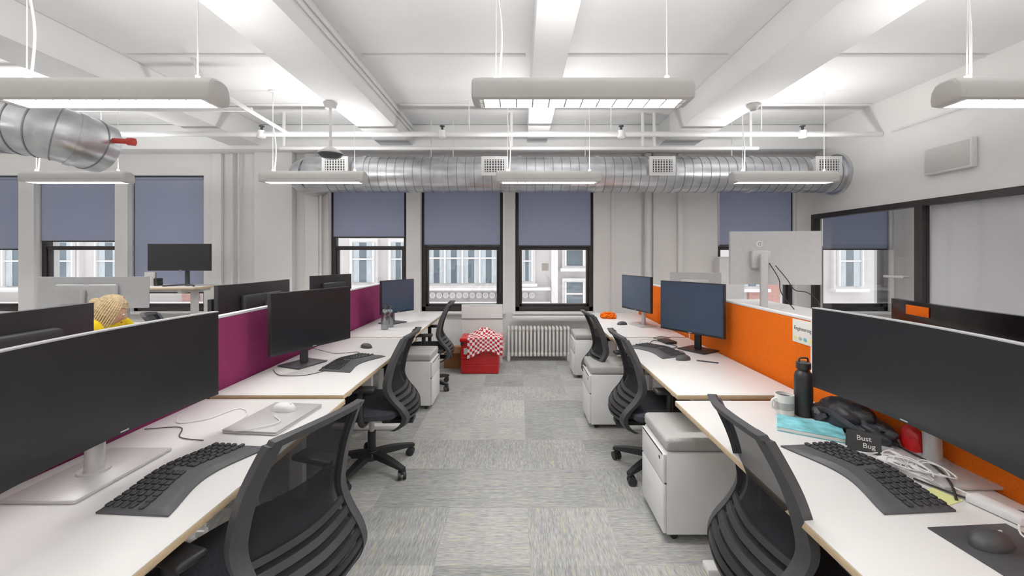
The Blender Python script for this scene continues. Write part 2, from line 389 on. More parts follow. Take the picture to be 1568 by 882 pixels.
for i in range(1, len(Q)-1):
    acc += (Q[i]-Q[i-1]).length
    if acc > .10:
        acc = 0; nr += 1; d = (Q[i+1]-Q[i-1]).normalized(); big = nr % 5 == 2
        b.cyl(Q[i]-d*(.025 if big else .005), Q[i]+d*(.025 if big else .005), rd+(.010 if big else .005), 'duct' if big else 'ductseam', seg=44)
b.cyl((-5.0, 3.52, 2.85), (-5.0, 3.52, CZ), .008, 'dgrey')
b.obj('ventilation_duct')

# ---------------------------------------------------------------- hanging lamps
def lamp_mesh():
    b = B(); Lh = .585
    prof = [(-.066, 0), (-.080, .008), (-.086, .04), (-.080, .085), (-.058, .118), (-.03, .128), (.03, .128), (.058, .118), (.080, .085), (.086, .04), (.080, .008), (.066, 0), (.060, 0), (.060, .045), (-.060, .045), (-.060, 0)]
    X = Matrix(((0, 0, 1, 0), (1, 0, 0, 0), (0, 1, 0, 0), (0, 0, 0, 1)))
    b.prism(prof, -Lh+.04, Lh-.04, 'lamp', X)
    capp = prof[:12]
    for sgn in (-1, 1):
        t = bmesh.new(); r0 = []; r1 = []; r2 = []
        for (y, z) in capp:
            r0.append(t.verts.new((sgn*(Lh-.04), y, z))); r1.append(t.verts.new((sgn*(Lh-.01), y*.96, .003+z*.95))); r2.append(t.verts.new((sgn*Lh, y*.8, .012+z*.80)))
        t.faces.new(r0); t.faces.new(r2)
        for i in range(len(capp)):
            j = (i+1) % len(capp); t.faces.new((r0[i], r0[j], r1[j], r1[i])); t.faces.new((r1[i], r1[j], r2[j], r2[i]))
        b.merge(t, 'lamp')
    b.bx(-Lh+.04, Lh-.04, -.059, .059, .040, .044, 'lampglow')
    n = 13
    for k in range(n):
        xx = -Lh+.06+k*(2*Lh-.12)/(n-1); b.bx(xx-.004, xx+.004, -.059, .059, .002, .034, 'louver')
    b.bx(-Lh+.04, Lh-.04, -.003, .003, .002, .034, 'louver')
    h = CZ-2.315
    for sx in (-.46, .46): b.cyl((sx, 0, .12), (sx, 0, h), .003, 'wmetal', seg=6); b.cyl((sx, 0, .12), (sx, 0, .15), .012, 'wmetal', seg=10)
    b.tube([(-.44, 0, .12), (-.43, .01, .4), (-.46, 0, .7), (-.45, 0, h)], .006, 'wmetal', seg=6)
    b.cyl((-.45, 0, h-.02), (-.45, 0, h), .05, 'wmetal')
    return b.mesh('pendant_lamp')
LM = lamp_mesh()
PD, PU = 32, 14
for yy in (4.7, 2.25, -.15, -2.4):  # last two rows: unseen lamps added behind the camera for fill
    for xx in (.33, -2.31, 2.97, -4.97, -7.6):
        if yy == 2.25: xx = {.33: .335, -2.31: -2.19, 2.97: 2.87}.get(xx, xx)
        o = place(LM, 'linear_pendant_lamp', (xx, yy, 2.315))
        for nm, z, rx, pw, wd in (('light_down', .037, 0, PD, .11), ('light_up', .135, math.pi, PU, .09)):
            la = bpy.data.lights.new(nm, 'AREA'); la.shape = 'RECTANGLE'; la.size = 1.05; la.size_y = wd; la.energy = pw; la.color = (1, .985, .965)
            lo = bpy.data.objects.new(nm, la); bpy.context.collection.objects.link(lo); lo.parent = o; lo.location = (0, 0, z); lo.rotation_euler = (rx, 0, 0)
for yy in (1.5, 4.0):  # unseen lamps, added to brighten the side room
    o = place(LM, 'linear_pendant_lamp', (6.6, yy, 2.315))
    la = bpy.data.lights.new('light_down', 'AREA'); la.shape = 'RECTANGLE'; la.size = 1.05; la.size_y = .11; la.energy = 80
    lo = bpy.data.objects.new('light_down', la); bpy.context.collection.objects.link(lo); lo.parent = o; lo.location = (0, 0, .037)

b = B(); b.cyl((0, 0, .46), (0, 0, .52), .05, 'lamp', r2=.07); b.cyl((0, 0, .05), (0, 0, .47), .014, 'wmetal')
b.lathe([(0, -.045), (.06, -.045), (.10, -.03), (.12, -.01), (.12, 0)], 'dgrey'); b.lathe([(.122, 0), (.12, .015), (.08, .04), (.03, .07), (0, .07)], 'lamp')
b.obj('hanging_ceiling_speaker', (-1.92, 4.25, 2.53))
b = B(); b.lathe([(0, -.06), (.03, -.055), (.05, -.03), (.065, -.02), (.07, 0), (0, 0)], 'lamp'); b.lathe([(.0, -.062), (.028, -.057), (.028, -.03)], 'dgrey')
b.obj('smoke_detector', (2.41, 4.3, 3.05))
B().bx(RX-.06, RX, 3.95, 4.43, 2.34, 2.63, 'wmetal', .015).bx(RX-.064, RX-.05, 3.97, 4.41, 2.36, 2.61, 'lamp', .01).obj('wall_speaker')

# ---------------------------------------------------------------- radiator and back wall items
b = B()
n = 17; x0, x1 = -.15, .70
for k in range(n):
    xx = x0+(x1-x0)*k/(n-1)
    for yy in (5.93, 6.03): b.box((xx, yy, .27), (.032, .05, .40), 'cast', .014)
    b.box((xx, 5.98, .455), (.040, .17, .06), 'cast', .018); b.box((xx, 5.98, .10), (.040, .17, .06), 'cast', .018)
for xx in (x0, x1): b.box((xx, 5.98, .04), (.045, .16, .085), 'cast', .012)
b.cyl((x1, 5.98, .10), (x1+.13, 5.98, .10), .02, 'cast'); b.cyl((x1+.13, 5.98, 0), (x1+.13, 5.98, .18), .02, 'cast')
b.obj('radiator')
B().bx(-.10, 1.15, WY-.22, WY-.075, .58, .62, 'white', .006).obj('radiator_shelf')
b = B(); b.bx(-.80, -.23, 5.80, 5.84, .0, .82, 'white', .006); b.bx(-.80, -.23, 5.79, 5.80, .62, .625, 'dgrey'); b.obj('white_board_panel')
b = B()
b.bx(-.74, -.26, 5.28, 5.60, .0, .42, 'red', .02); b.bx(-.755, -.245, 5.265, 5.615, .40, .455, 'red', .018)
for zz in (.10, .2, .3): b.bx(-.72, -.28, 5.272, 5.285, zz, zz+.02, 'red', .005)
b.bx(-.70, -.58, 5.262, 5.28, .25, .33, 'white', .01)
b.bx(-.74, -.70, 5.27, 5.285, .36, .44, 'black', .005)
b.obj('red_storage_bin')
def cloth(u, v):
    a = .0+.56*u
    c = -.34+.54*v
    x = -.65+a; y = 5.60+(c-.22)+.02; z = .462
    ex = max(0, x+.235); ey = max(0, 5.258-y)
    bump = .10*math.exp(-(((x+.48)/.11)**2+((y-5.44)/.10)**2))+.06*math.exp(-(((x+.34)/.07)**2+((y-5.38)/.08)**2))
    bump *= 1+.5*noise.noise(Vector((x*16, y*16, 0)))
    drop = max(ex, ey*(1.0+.25*math.sin(u*6+2)))
    rip = .014*math.sin(u*17)+.008*math.sin(u*31+1)
    if ex > 0: x = -.235+.015+.012*abs(math.sin(v*14))+ex*.1
    if ey > 0: y = 5.258-.018-abs(rip)-ey*.08
    z = z+bump-drop*1.05+.006*noise.noise(Vector((u*9, v*9, 3)))
    return Vector((x, y, max(z, .03)))
B().sheet(cloth, 'check', 44, 44).obj('checkered_blanket')
b = B(); b.bx(-1.0, -.77, 5.55, 5.85, 0, .24, 'card'); b.box((-.89, 5.51, .25), (.23, .12, .004), 'card', rot=(.5, 0, 0)); b.obj('cardboard_box')
b = B(); b.bx(2.86, 3.22, 5.98, WY-.075, 0, 1.48, 'white', .008); b.bx(2.865, 3.215, 5.972, 5.98, .05, .72, 'wmetal'); b.bx(2.865, 3.215, 5.972, 5.98, .74, 1.45, 'wmetal'); b.bx(2.9, 2.915, 5.96, 5.975, .9, 1.05, 'alu'); b.obj('white_storage_cabinet')

# ---------------------------------------------------------------- desks & partitions
def desk(x0, x1, y0, y1, z, nm='office_desk'):
    b = B(); t = .026
    b.bx(x0, x1, y0, y1, z-t, z-.003, 'ply', .002); b.bx(x0+.001, x1-.001, y0+.001, y1-.001, z-.004, z, 'white', .002)
    xc = (x0+x1)/2; yc = (y0+y1)/2
    alongY = (y1-y0) > (x1-x0)
    ends = [(xc, y0+.22), (xc, y1-.22)] if alongY else [(x0+.22, yc), (x1-.22, yc)]
    for (ex, ey) in ends:
        b.bx(ex-.04, ex+.04, ey-.025, ey+.025, .03, z-t-.04, 'wmetal', .006)
        if alongY:
            b.bx(x0+.06, x1-.06, ey-.035, ey+.035, 0, .035, 'wmetal', .008); b.bx(x0+.05, x1-.05, ey-.025, ey+.025, z-t-.05, z-t, 'wmetal', .004)
        else:
            b.bx(ex-.035, ex+.035, y0+.06, y1-.06, 0, .035, 'wmetal', .008); b.bx(ex-.025, ex+.025, y0+.05, y1-.05, z-t-.05, z-t, 'wmetal', .004)
    if alongY: b.bx(xc-.03, xc+.03, y0+.22, y1-.22, z-t-.05, z-t-.01, 'wmetal', .004)
    else: b.bx(x0+.22, x1-.22, yc-.03, yc+.03, z-t-.05, z-t-.01, 'wmetal', .004)
    return b.obj(nm)
desk(-1.675, -.925, .60, 2.225, .735); desk(-1.675, -.95, 2.26, 3.84, .745); desk(-1.675, -.99, 3.87, 5.50, .745)
desk(.82, 1.545, .60, 2.20, .735); desk(.855, 1.545, 2.26, 3.84, .745); desk(.84, 1.545, 3.87, 5.50, .745)
desk(-2.49, -1.735, .60, 2.225, .74); desk(-2.49, -1.735, 2.26, 3.84, .74); desk(-2.49, -1.735, 3.87, 5.50, .74)
desk(1.625, 2.36, .60, 2.20, .74); desk(1.625, 2.36, 2.7, 4.10, 1.07, 'standing_desk'); desk(1.625, 2.36, 4.15, 5.50, .74)
desk(-5.4, -4.05, 5.2, 5.8, 1.10, 'standing_desk'); desk(-5.4, -3.8, 4.1, 4.75, .74); desk(-7.6, -6.0, 4.1, 4.75, .74)
def partition(x0, x1, m):
    b = B()
    for y0, y1 in ((.6, 2.235), (2.25, 3.85), (3.865, 5.5)):
        b.bx(x0, x1, y0, y1, .42, 1.145, m, .006); b.bx(x0-.001, x1+.001, y0, y1, 1.145, 1.16, 'wmetal', .003)
    for yy in (.6, 2.2425, 3.8575, 5.5):
        b.bx(x0-.002, x1+.002, yy-.008, yy+.008, .0, 1.16, 'wmetal', .002); b.bx(x0-.005, x1+.005, yy-.02, yy+.02, 0, .03, 'wmetal', .004)
    b.obj('desk_partition')
partition(-1.72, -1.685, 'plum'); partition(1.57, 1.605, 'orange')

# ---------------------------------------------------------------- monitors
def monitor(loc, rz, w, h, zc, off=.1, curve=0, scr='screen', back='black', foot='rect', fm='alu', logo=None, bz='black', label=None, bulge=(.55, .6), postx=0, top_glint=False):
    """local: screen looks toward +Y, origin = foot on desk"""
    b = B()
    k = (1/(2*curve)) if curve else 0
    def S(d, z0=0, z1=1):
        def f(u, v):
            x = (u-.5)*w; z = (z0+(z1-z0)*v-.5)*h
            return Vector((x, off+k*x*x+d, zc+z))
        return f
    b.slab(S(0), S(-.028), back, 24, 2)
    b.slab(S(.0008), S(-.003), bz, 24, 2)
    if top_glint: b.slab(S(.0015, .992, 1.004), S(-.024, .992, 1.004), 'silver', 24, 1)  # highlight along the top bezel, put in as silver colour
    def Sc(d):
        def f(u, v):
            x = (u-.5)*(w-.012); z = -h/2+.016+v*(h-.022)
            return Vector((x, off+k*x*x+d, zc+z))
        return f
    b.slab(Sc(.002), Sc(0), scr, 24, 2)
    b.box((postx, off-.045, zc-.01), (w*bulge[0], .05, h*bulge[1]), back, .02)
    ph = zc-.02; pm = fm; px = postx
    b.cyl((px, off-.075, ph), (px, off-.02, ph), .035, pm)
    if foot == 'rect':
        b.box((0, 0, .007), (.36, .24, .012), fm, .005); b.cyl((0, off-.105, .012), (0, off-.09, ph+.05), .027, pm)
        b.cyl((0, off-.105, .012), (0, off-.105, .02), .045, pm)
    elif foot == 'slim':
        b.box((px, 0, .006), (.24, .20, .010), fm, .004); b.box((px, off-.10, (ph+.06)/2), (.055, .028, ph+.04), pm, .008)
    elif foot == 'v':
        for s in (-1, 1): b.tube([(0, off-.11, .02), (s*.10, .02, .014), (s*.2, .12, .012)], .011, fm)
        b.box((0, off-.11, ph/2), (.05, .03, ph), pm, .008)
    b.box((0, off+.002, zc-h/2+.008), (.03, .002, .004), 'silver')
    if logo:
        X = Matrix.Translation((logo[2], off-.0295+k*logo[2]**2, zc+logo[3])) @ Matrix.Rotation(math.pi, 4, 'Z') @ Matrix.Rotation(R(90), 4, 'X')
        b.text(logo[0], logo[1], 'dgrey' if back == 'silver' else 'silver', X, .0008)
        if back == 'silver':
            b.cyl((logo[2], off-.030, zc+logo[3]), (logo[2], off-.028, zc+logo[3]), .026, 'wmetal', seg=28)
    if label:
        lx, lz = label; b.box((lx, off-.030+k*lx*lx, zc+lz), (.14, .004, .045), 'orange', .0015, rot=(0, 0, 2*k*lx))
    return b.obj('computer_monitor', loc, rz)
# left row
monitor((-1.48, 1.46, .735), -90, .81, .37, .33, .10, 2.2, top_glint=True)
monitor((-1.50, 2.90, .745), -113, .64, .39, .325, .11, 0, foot='slim', fm='dgrey')
monitor((-1.41, 4.66, .745), -122, .46, .36, .305, .09, 0, scr='screen_glare', foot='slim', fm='dgrey')
# right row
monitor((1.50, 1.535, .735), 90, .85, .37, .335, .085, 2.2, top_glint=True)
monitor((1.42, 3.32, .745), 122, .56, .40, .345, .10, 0, scr='screen_glare', foot='slim', fm='black')
monitor((1.33, 4.50, .745), 107, .55, .37, .35, .09, 0, scr='screen_glare', foot='slim', fm='alu')
# mirrored rows
monitor((-2.08, 1.54, .74), 90, .81, .36, .36, -.10, 3.0, fm='dgrey')
monitor((-2.27, 1.25, .74), 90, .60, .30, .27, -.10, 0, foot='slim', fm='dgrey')
monitor((-2.05, 3.28, .74), 86, .80, .36, .37, .0, 3.0, fm='dgrey')
monitor((-2.25, 3.32, .74), 86, .60, .30, .29, -.02, 0, foot='slim', fm='dgrey')
monitor((-2.03, 4.5, .74), 70, .56, .34, .38, .0, 0, foot='slim', fm='dgrey')
monitor((-4.48, 4.35, .74), 3, 1.10, .33, .37, .02, 3.0, back='silver', fm='alu')
monitor((-4.35, 5.45, 1.10), 180, .80, .345, .375, .08, 3.0, fm='dgrey', foot='v')
monitor((-6.6, 4.35, .74), 3, .8, .33, .34, .02, 3.0, fm='alu')
monitor((1.82, 1.70, .74), -97, .80, .36, .365, .0, 3.0, back='gloss', fm='black', logo=('LG', .07, .02, -.07), bz='gloss', label=(-.215, .14), bulge=(.3, .4))
monitor((2.02, 3.30, 1.07), -6, .68, .42, .41, .02, 0, back='silver', fm='silver', foot='slim', logo=('D', .035, -.12, .11), bz='silver', bulge=(.22, .35), postx=-.12)
monitor((1.86, 4.42, .74), -25, .50, .32, .42, .0, 0, back='silver', fm='silver', foot='slim')

# ---------------------------------------------------------------- chairs
def chair_mesh():
    b = B()
    zs = [.98, .90, .80, .70, .62, .55, .48, .42, .36, .31]
    ds = [.125, .082, .036, .008, .0, .035, .095, .118, .085, .02]
    ws = [.185, .20, .215, .224, .226, .224, .218, .205, .18, .13]
    def ip(a, v):
        f = v*(len(a)-1); i = min(int(f), len(a)-2); t = f-i
        p0 = a[max(i-1, 0)]; p1 = a[i]; p2 = a[i+1]; p3 = a[min(i+2, len(a)-1)]
        return .5*((2*p1)+(-p0+p2)*t+(2*p0-5*p1+4*p2-p3)*t*t+(-p0+3*p1-3*p2+p3)*t**3)
    def S(u, v, d=0, kk=1.0):
        x = u*ip(ws, v)*kk
        return Vector((x, -.20-ip(ds, v)+.045*u*u-.0+d, ip(zs, v)+(-.018*u*u if v < .05 else 0)))
    b.sheet(lambda u, v: S((u-.5)*1.92, v*.90), 'mesh', 14, 30)
    b.sheet(lambda u, v: S((u-.5)*1.5, .30+v*.45, .018), 'mesh', 10, 12)
    for sg in (-1, 1):
        b.slab(lambda u, v: S(sg*(.83+.17*u), v, .014), lambda u, v: S(sg*(.83+.20*u), v, -.020), 'dgrey', 3, 36)
    b.slab(lambda u, v: S((u-.5)*2, v*.045, .012), lambda u, v: S((u-.5)*2, v*.045, -.018), 'dgrey', 20, 2)
    b.slab(lambda u, v: S((u-.5)*2, .90+v*.10, .012), lambda u, v: S((u-.5)*2, .90+v*.10, -.016), 'dgrey', 20, 3)
    for k in range(6):
        v0 = .50+k*.055
        b.slab(lambda u, v: S((u-.5)*1.74, v0+v*.030-.012*abs(u-.5), -.006), lambda u, v: S((u-.5)*1.74, v0+v*.030-.012*abs(u-.5), -.016), 'black', 12, 1)
    b.box((0, -.19, .345), (.10, .22, .035), 'black', .012); b.box((0, -.03, .385), (.17, .26, .06), 'black', .015)
    def st(u, v, top):
        x = (u-.5)*2; y = (v-.5)*2
        fx = x*math.sqrt(max(0, 1-.28*y*y)); fy = y*math.sqrt(max(0, 1-.28*x*x))
        e = max(abs(x), abs(y))
        z = .487-.022*e**6-.012*(1-e*e) - (.02*max(0, y)**3) if top else .415+.02*e**6
        return Vector((fx*.285, fy*.27+.02, z))
    b.slab(lambda u, v: st(u, v, True), lambda u, v: st(u, v, False), 'fabric', 20, 20)
    b.box((0, .0, .408), (.36, .36, .02), 'black', .008)
    for sg in (-1, 1):
        b.tube([(sg*.16, -.02, .40), (sg*.25, -.02, .405), (sg*.29, -.02, .45), (sg*.295, -.02, .55), (sg*.295, -.02, .63)], .021, 'black', seg=10)
        b.box((sg*.292, 0.01, .645), (.085, .25, .028), 'black', .013, seg=3)
    b.cyl((0, 0, .06), (0, 0, .26), .028, 'black'); b.cyl((0, 0, .24), (0, 0, .38), .018, 'alu')
    b.lathe([(0, .13), (.04, .13), (.055, .11), (.055, .07), (0, .06)], 'black')
    for k in range(5):
        a = 2*math.pi*k/5+.35; c, s_ = math.cos(a), math.sin(a)
        X = Matrix.Rotation(a, 4, 'Z')
        b.slab(lambda u, v: X @ Vector((.03+.29*u, (v-.5)*(.055-.022*u), .125-.04*u*u)), lambda u, v: X @ Vector((.03+.29*u, (v-.5)*(.05-.02*u), .085-.020*u)), 'black', 8, 2)
        px, py = .305*c, .305*s_
        b.cyl((px, py, .045), (px, py, .085), .010, 'black', seg=8)
        ca = a+.9; ux, uy = math.cos(ca), math.sin(ca)
        for sg in (-1, 1): b.cyl((px+ux*sg*.008-uy*.012, py+uy*sg*.008+ux*.012, .029), (px+ux*sg*.026-uy*.012, py+uy*sg*.026+ux*.012, .029), .029, 'black', seg=16)
        b.box((px-uy*.008, py+ux*.008, .045), (.03, .03, .022), 'black', .006, rot=(0, 0, ca))
    return b.mesh('office_chair')
CM = chair_mesh()
for (x, y, rz) in ((-.92, 1.48, 70.8), (-1.04, 2.95, 92), (-1.07, 4.75, 96), (1.02, 1.42, -93.4), (.965, 2.92, -90), (.93, 3.98, -86), (-3.0, 2.9, -90), (-3.12, 3.95, -60), (2.75, 1.6, 90)):
    place(CM, 'office_chair', (x, y, 0), rz)

# ---------------------------------------------------------------- pedestals
def ped_mesh():
    b = B(); w, d = .38, .50
    b.box((0, 0, .255), (w, d, .43), 'wmetal', .006)
    b.box((0, -d/2-.009, .385), (w-.006, .018, .15), 'wmetal', .004); b.box((0, -d/2-.009, .175), (w-.006, .018, .255), 'wmetal', .004)
    b.box((0, -d/2-.002, .306), (w-.01, .012, .008), 'dgrey')
    b.cyl((.13, -d/2-.02, .42), (.13, -d/2-.017, .42), .010, 'dgrey', seg=14)
    b.box((0, -d/2-.016, .455), (w-.03, .006, .008), 'dgrey')
    b.box((0, 0, .508), (w+.006, d+.01, .070), 'cushion', .020, seg=4)
    for sx in (-.15, .15):
        for sy in (-.2, .2): b.cyl((sx-.01, sy, .02), (sx+.01, sy, .02), .02, 'black', seg=12)
    return b.mesh('mobile_pedestal')
PM = ped_mesh()
for (x, y, rz) in ((-1.11, 4.24, 90), (-1.14, 1.06, 90), (1.02, 2.37, -90), (.87, 3.79, -90), (.93, 5.28, -90)):
    place(PM, 'drawer_pedestal', (x, y, 0), rz)

# ---------------------------------------------------------------- keyboards, mice
def kb_mesh():
    b = B()
    def top(u, v):
        x = (u-.5)*.44; y = -.11+.20*v
        y += .022*math.cos(x/.22*math.pi*.9)*(1 if v < .5 else .6)-(.02*(abs(x)/.22)**2 if v < .3 else 0)
        z = .012+.010*math.exp(-(x/.12)**2)+.004*v
        if v < .02 or v > .98 or u < .01 or u > .99: z = .006
        return Vector((x, y, z))
    b.slab(top, lambda u, v: Vector((top(u, v).x, top(u, v).y, 0)), 'kbody', 32, 14)
    for r in range(5):
        v = .38+r*.125
        n = 15
        for k in range(n):
            u = .05+k*.9/(n-1)
            if k == 7 and r < 3: continue
            p = top(u, v); b.box((p.x, p.y, p.z+.003), (.0225 if r else .025, .0165, .007), 'keycap', .002, rot=(0, 0, -.12*(1 if p.x > 0 else -1)), seg=1)
    return b.mesh('keyboard')
KM = kb_mesh()
for (x, y, z, rz) in ((-1.16, 1.45, .735, 86), (-1.19, 2.93, .745, 78), (1.21, 1.46, .735, -86), (1.10, 3.30, .745, -68)):
    place(KM, 'ergonomic_keyboard', (x, y, z), rz)
def mouse_mesh(m):
    b = B()
    def f(u, v):
        a = u*2*math.pi; ph = v*math.pi/2
        return Vector((.034*math.cos(a)*math.cos(ph)*(1+.06*math.sin(a)), .058*math.sin(a)*math.cos(ph), .036*math.sin(ph)**.8+.001))
    b.slab(f, lambda u, v: Vector((f(u, v).x*.98, f(u, v).y*.98, 0.0)), m, 24, 8)
    b.box((0, .03, .030), (.005, .016, .008), 'silver', .002)
    return b.mesh('computer_mouse')
MD, MW = mouse_mesh('dgrey'), mouse_mesh('cable')
place(MD, 'computer_mouse', (-1.25, 3.42, .745), 60); place(MD, 'computer_mouse', (1.24, 1.10, .739), -80)
place(MD, 'computer_mouse', (1.185, 3.02, .745), -75); place(MD, 'computer_mouse', (1.12, 4.55, .745), -80)
b = B(); b.bx(-.12, .12, -.10, .10, 0, .004, 'dgrey', .0015); b.obj('mouse_pad', (1.27, 1.08, .735), rz=4)
b = B(); b.box((0, 0, .006), (.25, .34, .012), 'alu', .005); b.box((0, 0, .0145), (.25, .34, .005), 'alu', .002); b.box((0, 0, .0172), (.02, .026, .0006), 'silver'); b.obj('closed_laptop', (-1.135, 1.95, .735), rz=-6)
place(MW, 'computer_mouse', (-1.135, 2.02, .7525), -100)
b = B(); b.tube([(-1.13, 1.93, .757), (-1.07, 1.86, .757), (-1.16, 1.78, .757), (-1.28, 1.83, .739), (-1.30, 2.0, .739), (-1.40, 2.08, .739), (-1.45, 1.95, .739), (-1.55, 1.9, .739), (-1.62, 2.0, .739)], .0025, 'cable')
b.tube([(-1.3, 1.72, .739), (-1.42, 1.75, .739), (-1.5, 1.85, .739), (-1.64, 1.83, .739)], .0022, 'dgrey'); b.obj('charging_cable')
b = B(); b.tube([(-1.25, 2.75, .749), (-1.34, 2.62, .749), (-1.5, 2.62, .749), (-1.62, 2.75, .749)], .0022, 'black')
b.tube([(-1.2, 3.15, .749), (-1.26, 3.25, .749), (-1.4, 3.2, .749), (-1.56, 3.3, .749), (-1.62, 3.2, .8)], .0022, 'black'); b.obj('keyboard_cable')

# ---------------------------------------------------------------- desk accessories
def clear_bottle(loc, k=1):
    b = B()
    b.lathe([(0, .001), (.034, .001), (.037, .006), (.037, .17*k), (.033, .19*k), (.018, .205*k), (.017, .225*k), (.0, .225*k)], 'clear')
    b.lathe([(.020, .222*k), (.020, .245*k), (0, .246*k)], 'dgrey'); b.lathe([(0, .002), (.033, .003), (.033, .12*k), (0, .12*k)], 'clear'); b.obj('water_bottle', loc)
clear_bottle((-1.37, 4.26, .745)); clear_bottle((-1.36, 4.40, .745), .92)
b = B(); b.lathe([(0, 0), (.036, 0), (.039, .008), (.039, .185), (.034, .205), (.024, .215), (.024, .222), (.031, .224), (.031, .252), (.026, .256), (0, .256)], 'black')
b.tube([(-.02, 0, .25), (-.018, 0, .272), (.018, 0, .272), (.02, 0, .25)], .004, 'black'); b.obj('insulated_bottle', (1.36, 2.00, .735))
b = B(); b.lathe([(0, 0), (.036, 0), (.041, .006), (.041, .10), (.038, .10), (.037, .008), (0, .008)], 'paper'); b.lathe([(0, .085), (.0372, .085)], 'black')
b.lathe([(.0414, .03), (.0416, .032), (.0416, .062), (.0414, .064)], 'cushion')
b.tube([(-.038, -.005, .08), (-.062, -.01, .075), (-.066, -.01, .045), (-.04, -.005, .025)], .006, 'paper'); b.obj('coffee_mug', (1.275, 2.01, .735))
b = B(); b.box((0, 0, .0015), (.17, .24, .003), 'cyan', .001); b.box((0, 0, .010), (.164, .234, .014), 'paper', .001); b.box((0, 0, .0185), (.17, .24, .003), 'cyan', .001); b.obj('paperback_book', (1.27, 1.83, .735), rz=58)
b = B()
b.blob((0, 0, .044), (.075, .14, .08), 'jacket', .28, 1.8, 3); b.blob((.01, -.12, .030), (.06, .10, .055), 'jacket', .3, 2.0, 5); b.blob((-.03, .07, .025), (.06, .09, .045), 'jacket', .3, 2.0, 8)
b.tube([(-.06, .08, .05), (-.075, .0, .07), (-.07, -.10, .055), (-.05, -.18, .03)], .012, 'jacket')
b.tube([(-.06, -.05, .07), (-.07, -.16, .05), (-.02, -.20, .01), (-.06, -.26, .008)], .004, 'black'); b.obj('black_jacket', (1.455, 1.86, .735))
b = B()
b.box((0, -.012, .036), (.105, .0025, .075), 'black', rot=(-.3, 0, 0)); b.box((0, .012, .036), (.105, .0025, .075), 'black', rot=(.3, 0, 0))
Xt = Matrix.Translation((0, -.0150, .038)) @ Matrix.Rotation(-.3, 4, 'X') @ Matrix.Rotation(R(90), 4, 'X')
b.text('Bust\n    Bug', .026, 'paper', Xt, .0004); b.obj('tent_card_sign', (1.35, 1.64, .735), rz=-30)
b = B(); rnd = random.Random(3)
for k in range(6):
    cx, cy = 1.39+rnd.uniform(-.04, .05), 1.47+rnd.uniform(-.12, .06); r0 = rnd.uniform(.035, .07); pts = []
    for j in range(14):
        a = j*.8+k; rr = r0*(1+.25*math.sin(a*1.7+k)); pts.append((cx+rr*math.cos(a)*.6, cy+rr*math.sin(a), .752+.003*k+.004*math.sin(a*2)))
    b.tube(pts, .0024, 'cable', seg=6, sub=4)
b.tube([(1.40, 1.35, .752), (1.44, 1.22, .74), (1.36, 1.12, .74), (1.42, 1.0, .74), (1.5, .95, .74)], .0026, 'cable'); b.tube([(1.33, 1.5, .752), (1.29, 1.62, .742), (1.35, 1.60, .742), (1.45, 1.62, .75)], .0026, 'cable')
b.tube([(1.36, 1.30, .74), (1.42, 1.38, .755), (1.47, 1.5, .758), (1.50, 1.7, .75), (1.53, 1.75, .8)], .004, 'black'); b.tube([(1.34, 1.42, .742), (1.40, 1.30, .742), (1.5, 1.22, .745), (1.53, 1.1, .8)], .0035, 'black')
b.obj('tangled_cables')
b = B(); b.box((0, 0, .014), (.055, .055, .026), 'cable', .008); b.box((.0, .03, .014), (.02, .01, .01), 'alu'); b.obj('power_adapter', (1.34, 1.52, .735), rz=20)
b = B(); b.box((0, 0, .014), (.05, .13, .026), 'cable', .008); b.obj('power_adapter', (1.42, 1.24, .735), rz=12)
B().box((0, 0, .001), (.076, .076, .0015), 'note').obj('sticky_note', (1.335, 1.325, .735), rz=20)
b = B(); b.blob((0, 0, .033), (.022, .045, .06), 'red', .12, 2, 4); b.box((0, 0, .075), (.018, .04, .014), 'black', .005); b.obj('red_pouch', (1.52, 1.62, .748))
b = B(); b.box((0, 0, 0), (.003, .17, .13), 'paper', .001)
Xt = Matrix.Translation((-.002, 0, .015)) @ Matrix.Rotation(R(-90), 4, 'Z') @ Matrix.Rotation(R(90), 4, 'X')
b.text('Engineering', .030, 'ink', Xt, .0004)
for k, c in enumerate(('note', 'cyan', 'cushion', 'note')): b.blob((-.001, -.06+k*.04, -.04), (.0015, .018, .012), c, .2, 3, k, sub=2, flat=False)
b.obj('paper_sign', (1.5675, 2.31, 1.075))
b = B(); b.blob((0, 0, .0248), (.09, .07, .045), 'orange', .4, 3, 2); b.blob((.03, -.05, .0165), (.06, .05, .03), 'orange', .4, 3, 6); b.obj('orange_cloth', (1.07, 5.05, .745))
b = B(); b.box((0, 0, .012), (.10, .16, .022), 'black', .006); b.tube([(0, .08, .012), (-.04, .16, .006), (.06, .22, .006), (.12, .15, .006)], .003, 'black'); b.obj('docking_station', (1.28, 3.62, .745), rz=10)
b = B(); b.tube([(1.12, 3.58, .75), (1.2, 3.68, .75), (1.3, 3.45, .75), (1.22, 3.35, .75), (1.27, 3.25, .75), (1.25, 3.12, .75)], .003, 'black'); b.tube([(1.2, 3.5, .75), (1.05, 3.62, .75), (1.15, 3.75, .75), (1.4, 3.7, .75)], .003, 'cable'); b.obj('desk_cables')
b = B(); b.cyl((0, -.07, .005), (0, .07, .005), .004, 'ink'); b.cyl((0, .07, .005), (0, .08, .005), .004, 'silver', r2=.001); b.obj('ballpoint_pen', (1.33, 2.95, .745), rz=60)
b = B(); b.tube([(-.03, .06, 0), (.0, -.03, -.1), (.04, -.06, -.18), (.14, -.05, -.20), (.24, -.03, -.27), (.26, 0, -.34)], .0035, 'black'); b.tube([(-.08, .06, .02), (-.06, -.03, -.1), (-.05, -.04, -.2), (.05, -.04, -.33)], .0035, 'black'); b.obj('monitor_cable', (2.03, 3.20, 1.42))
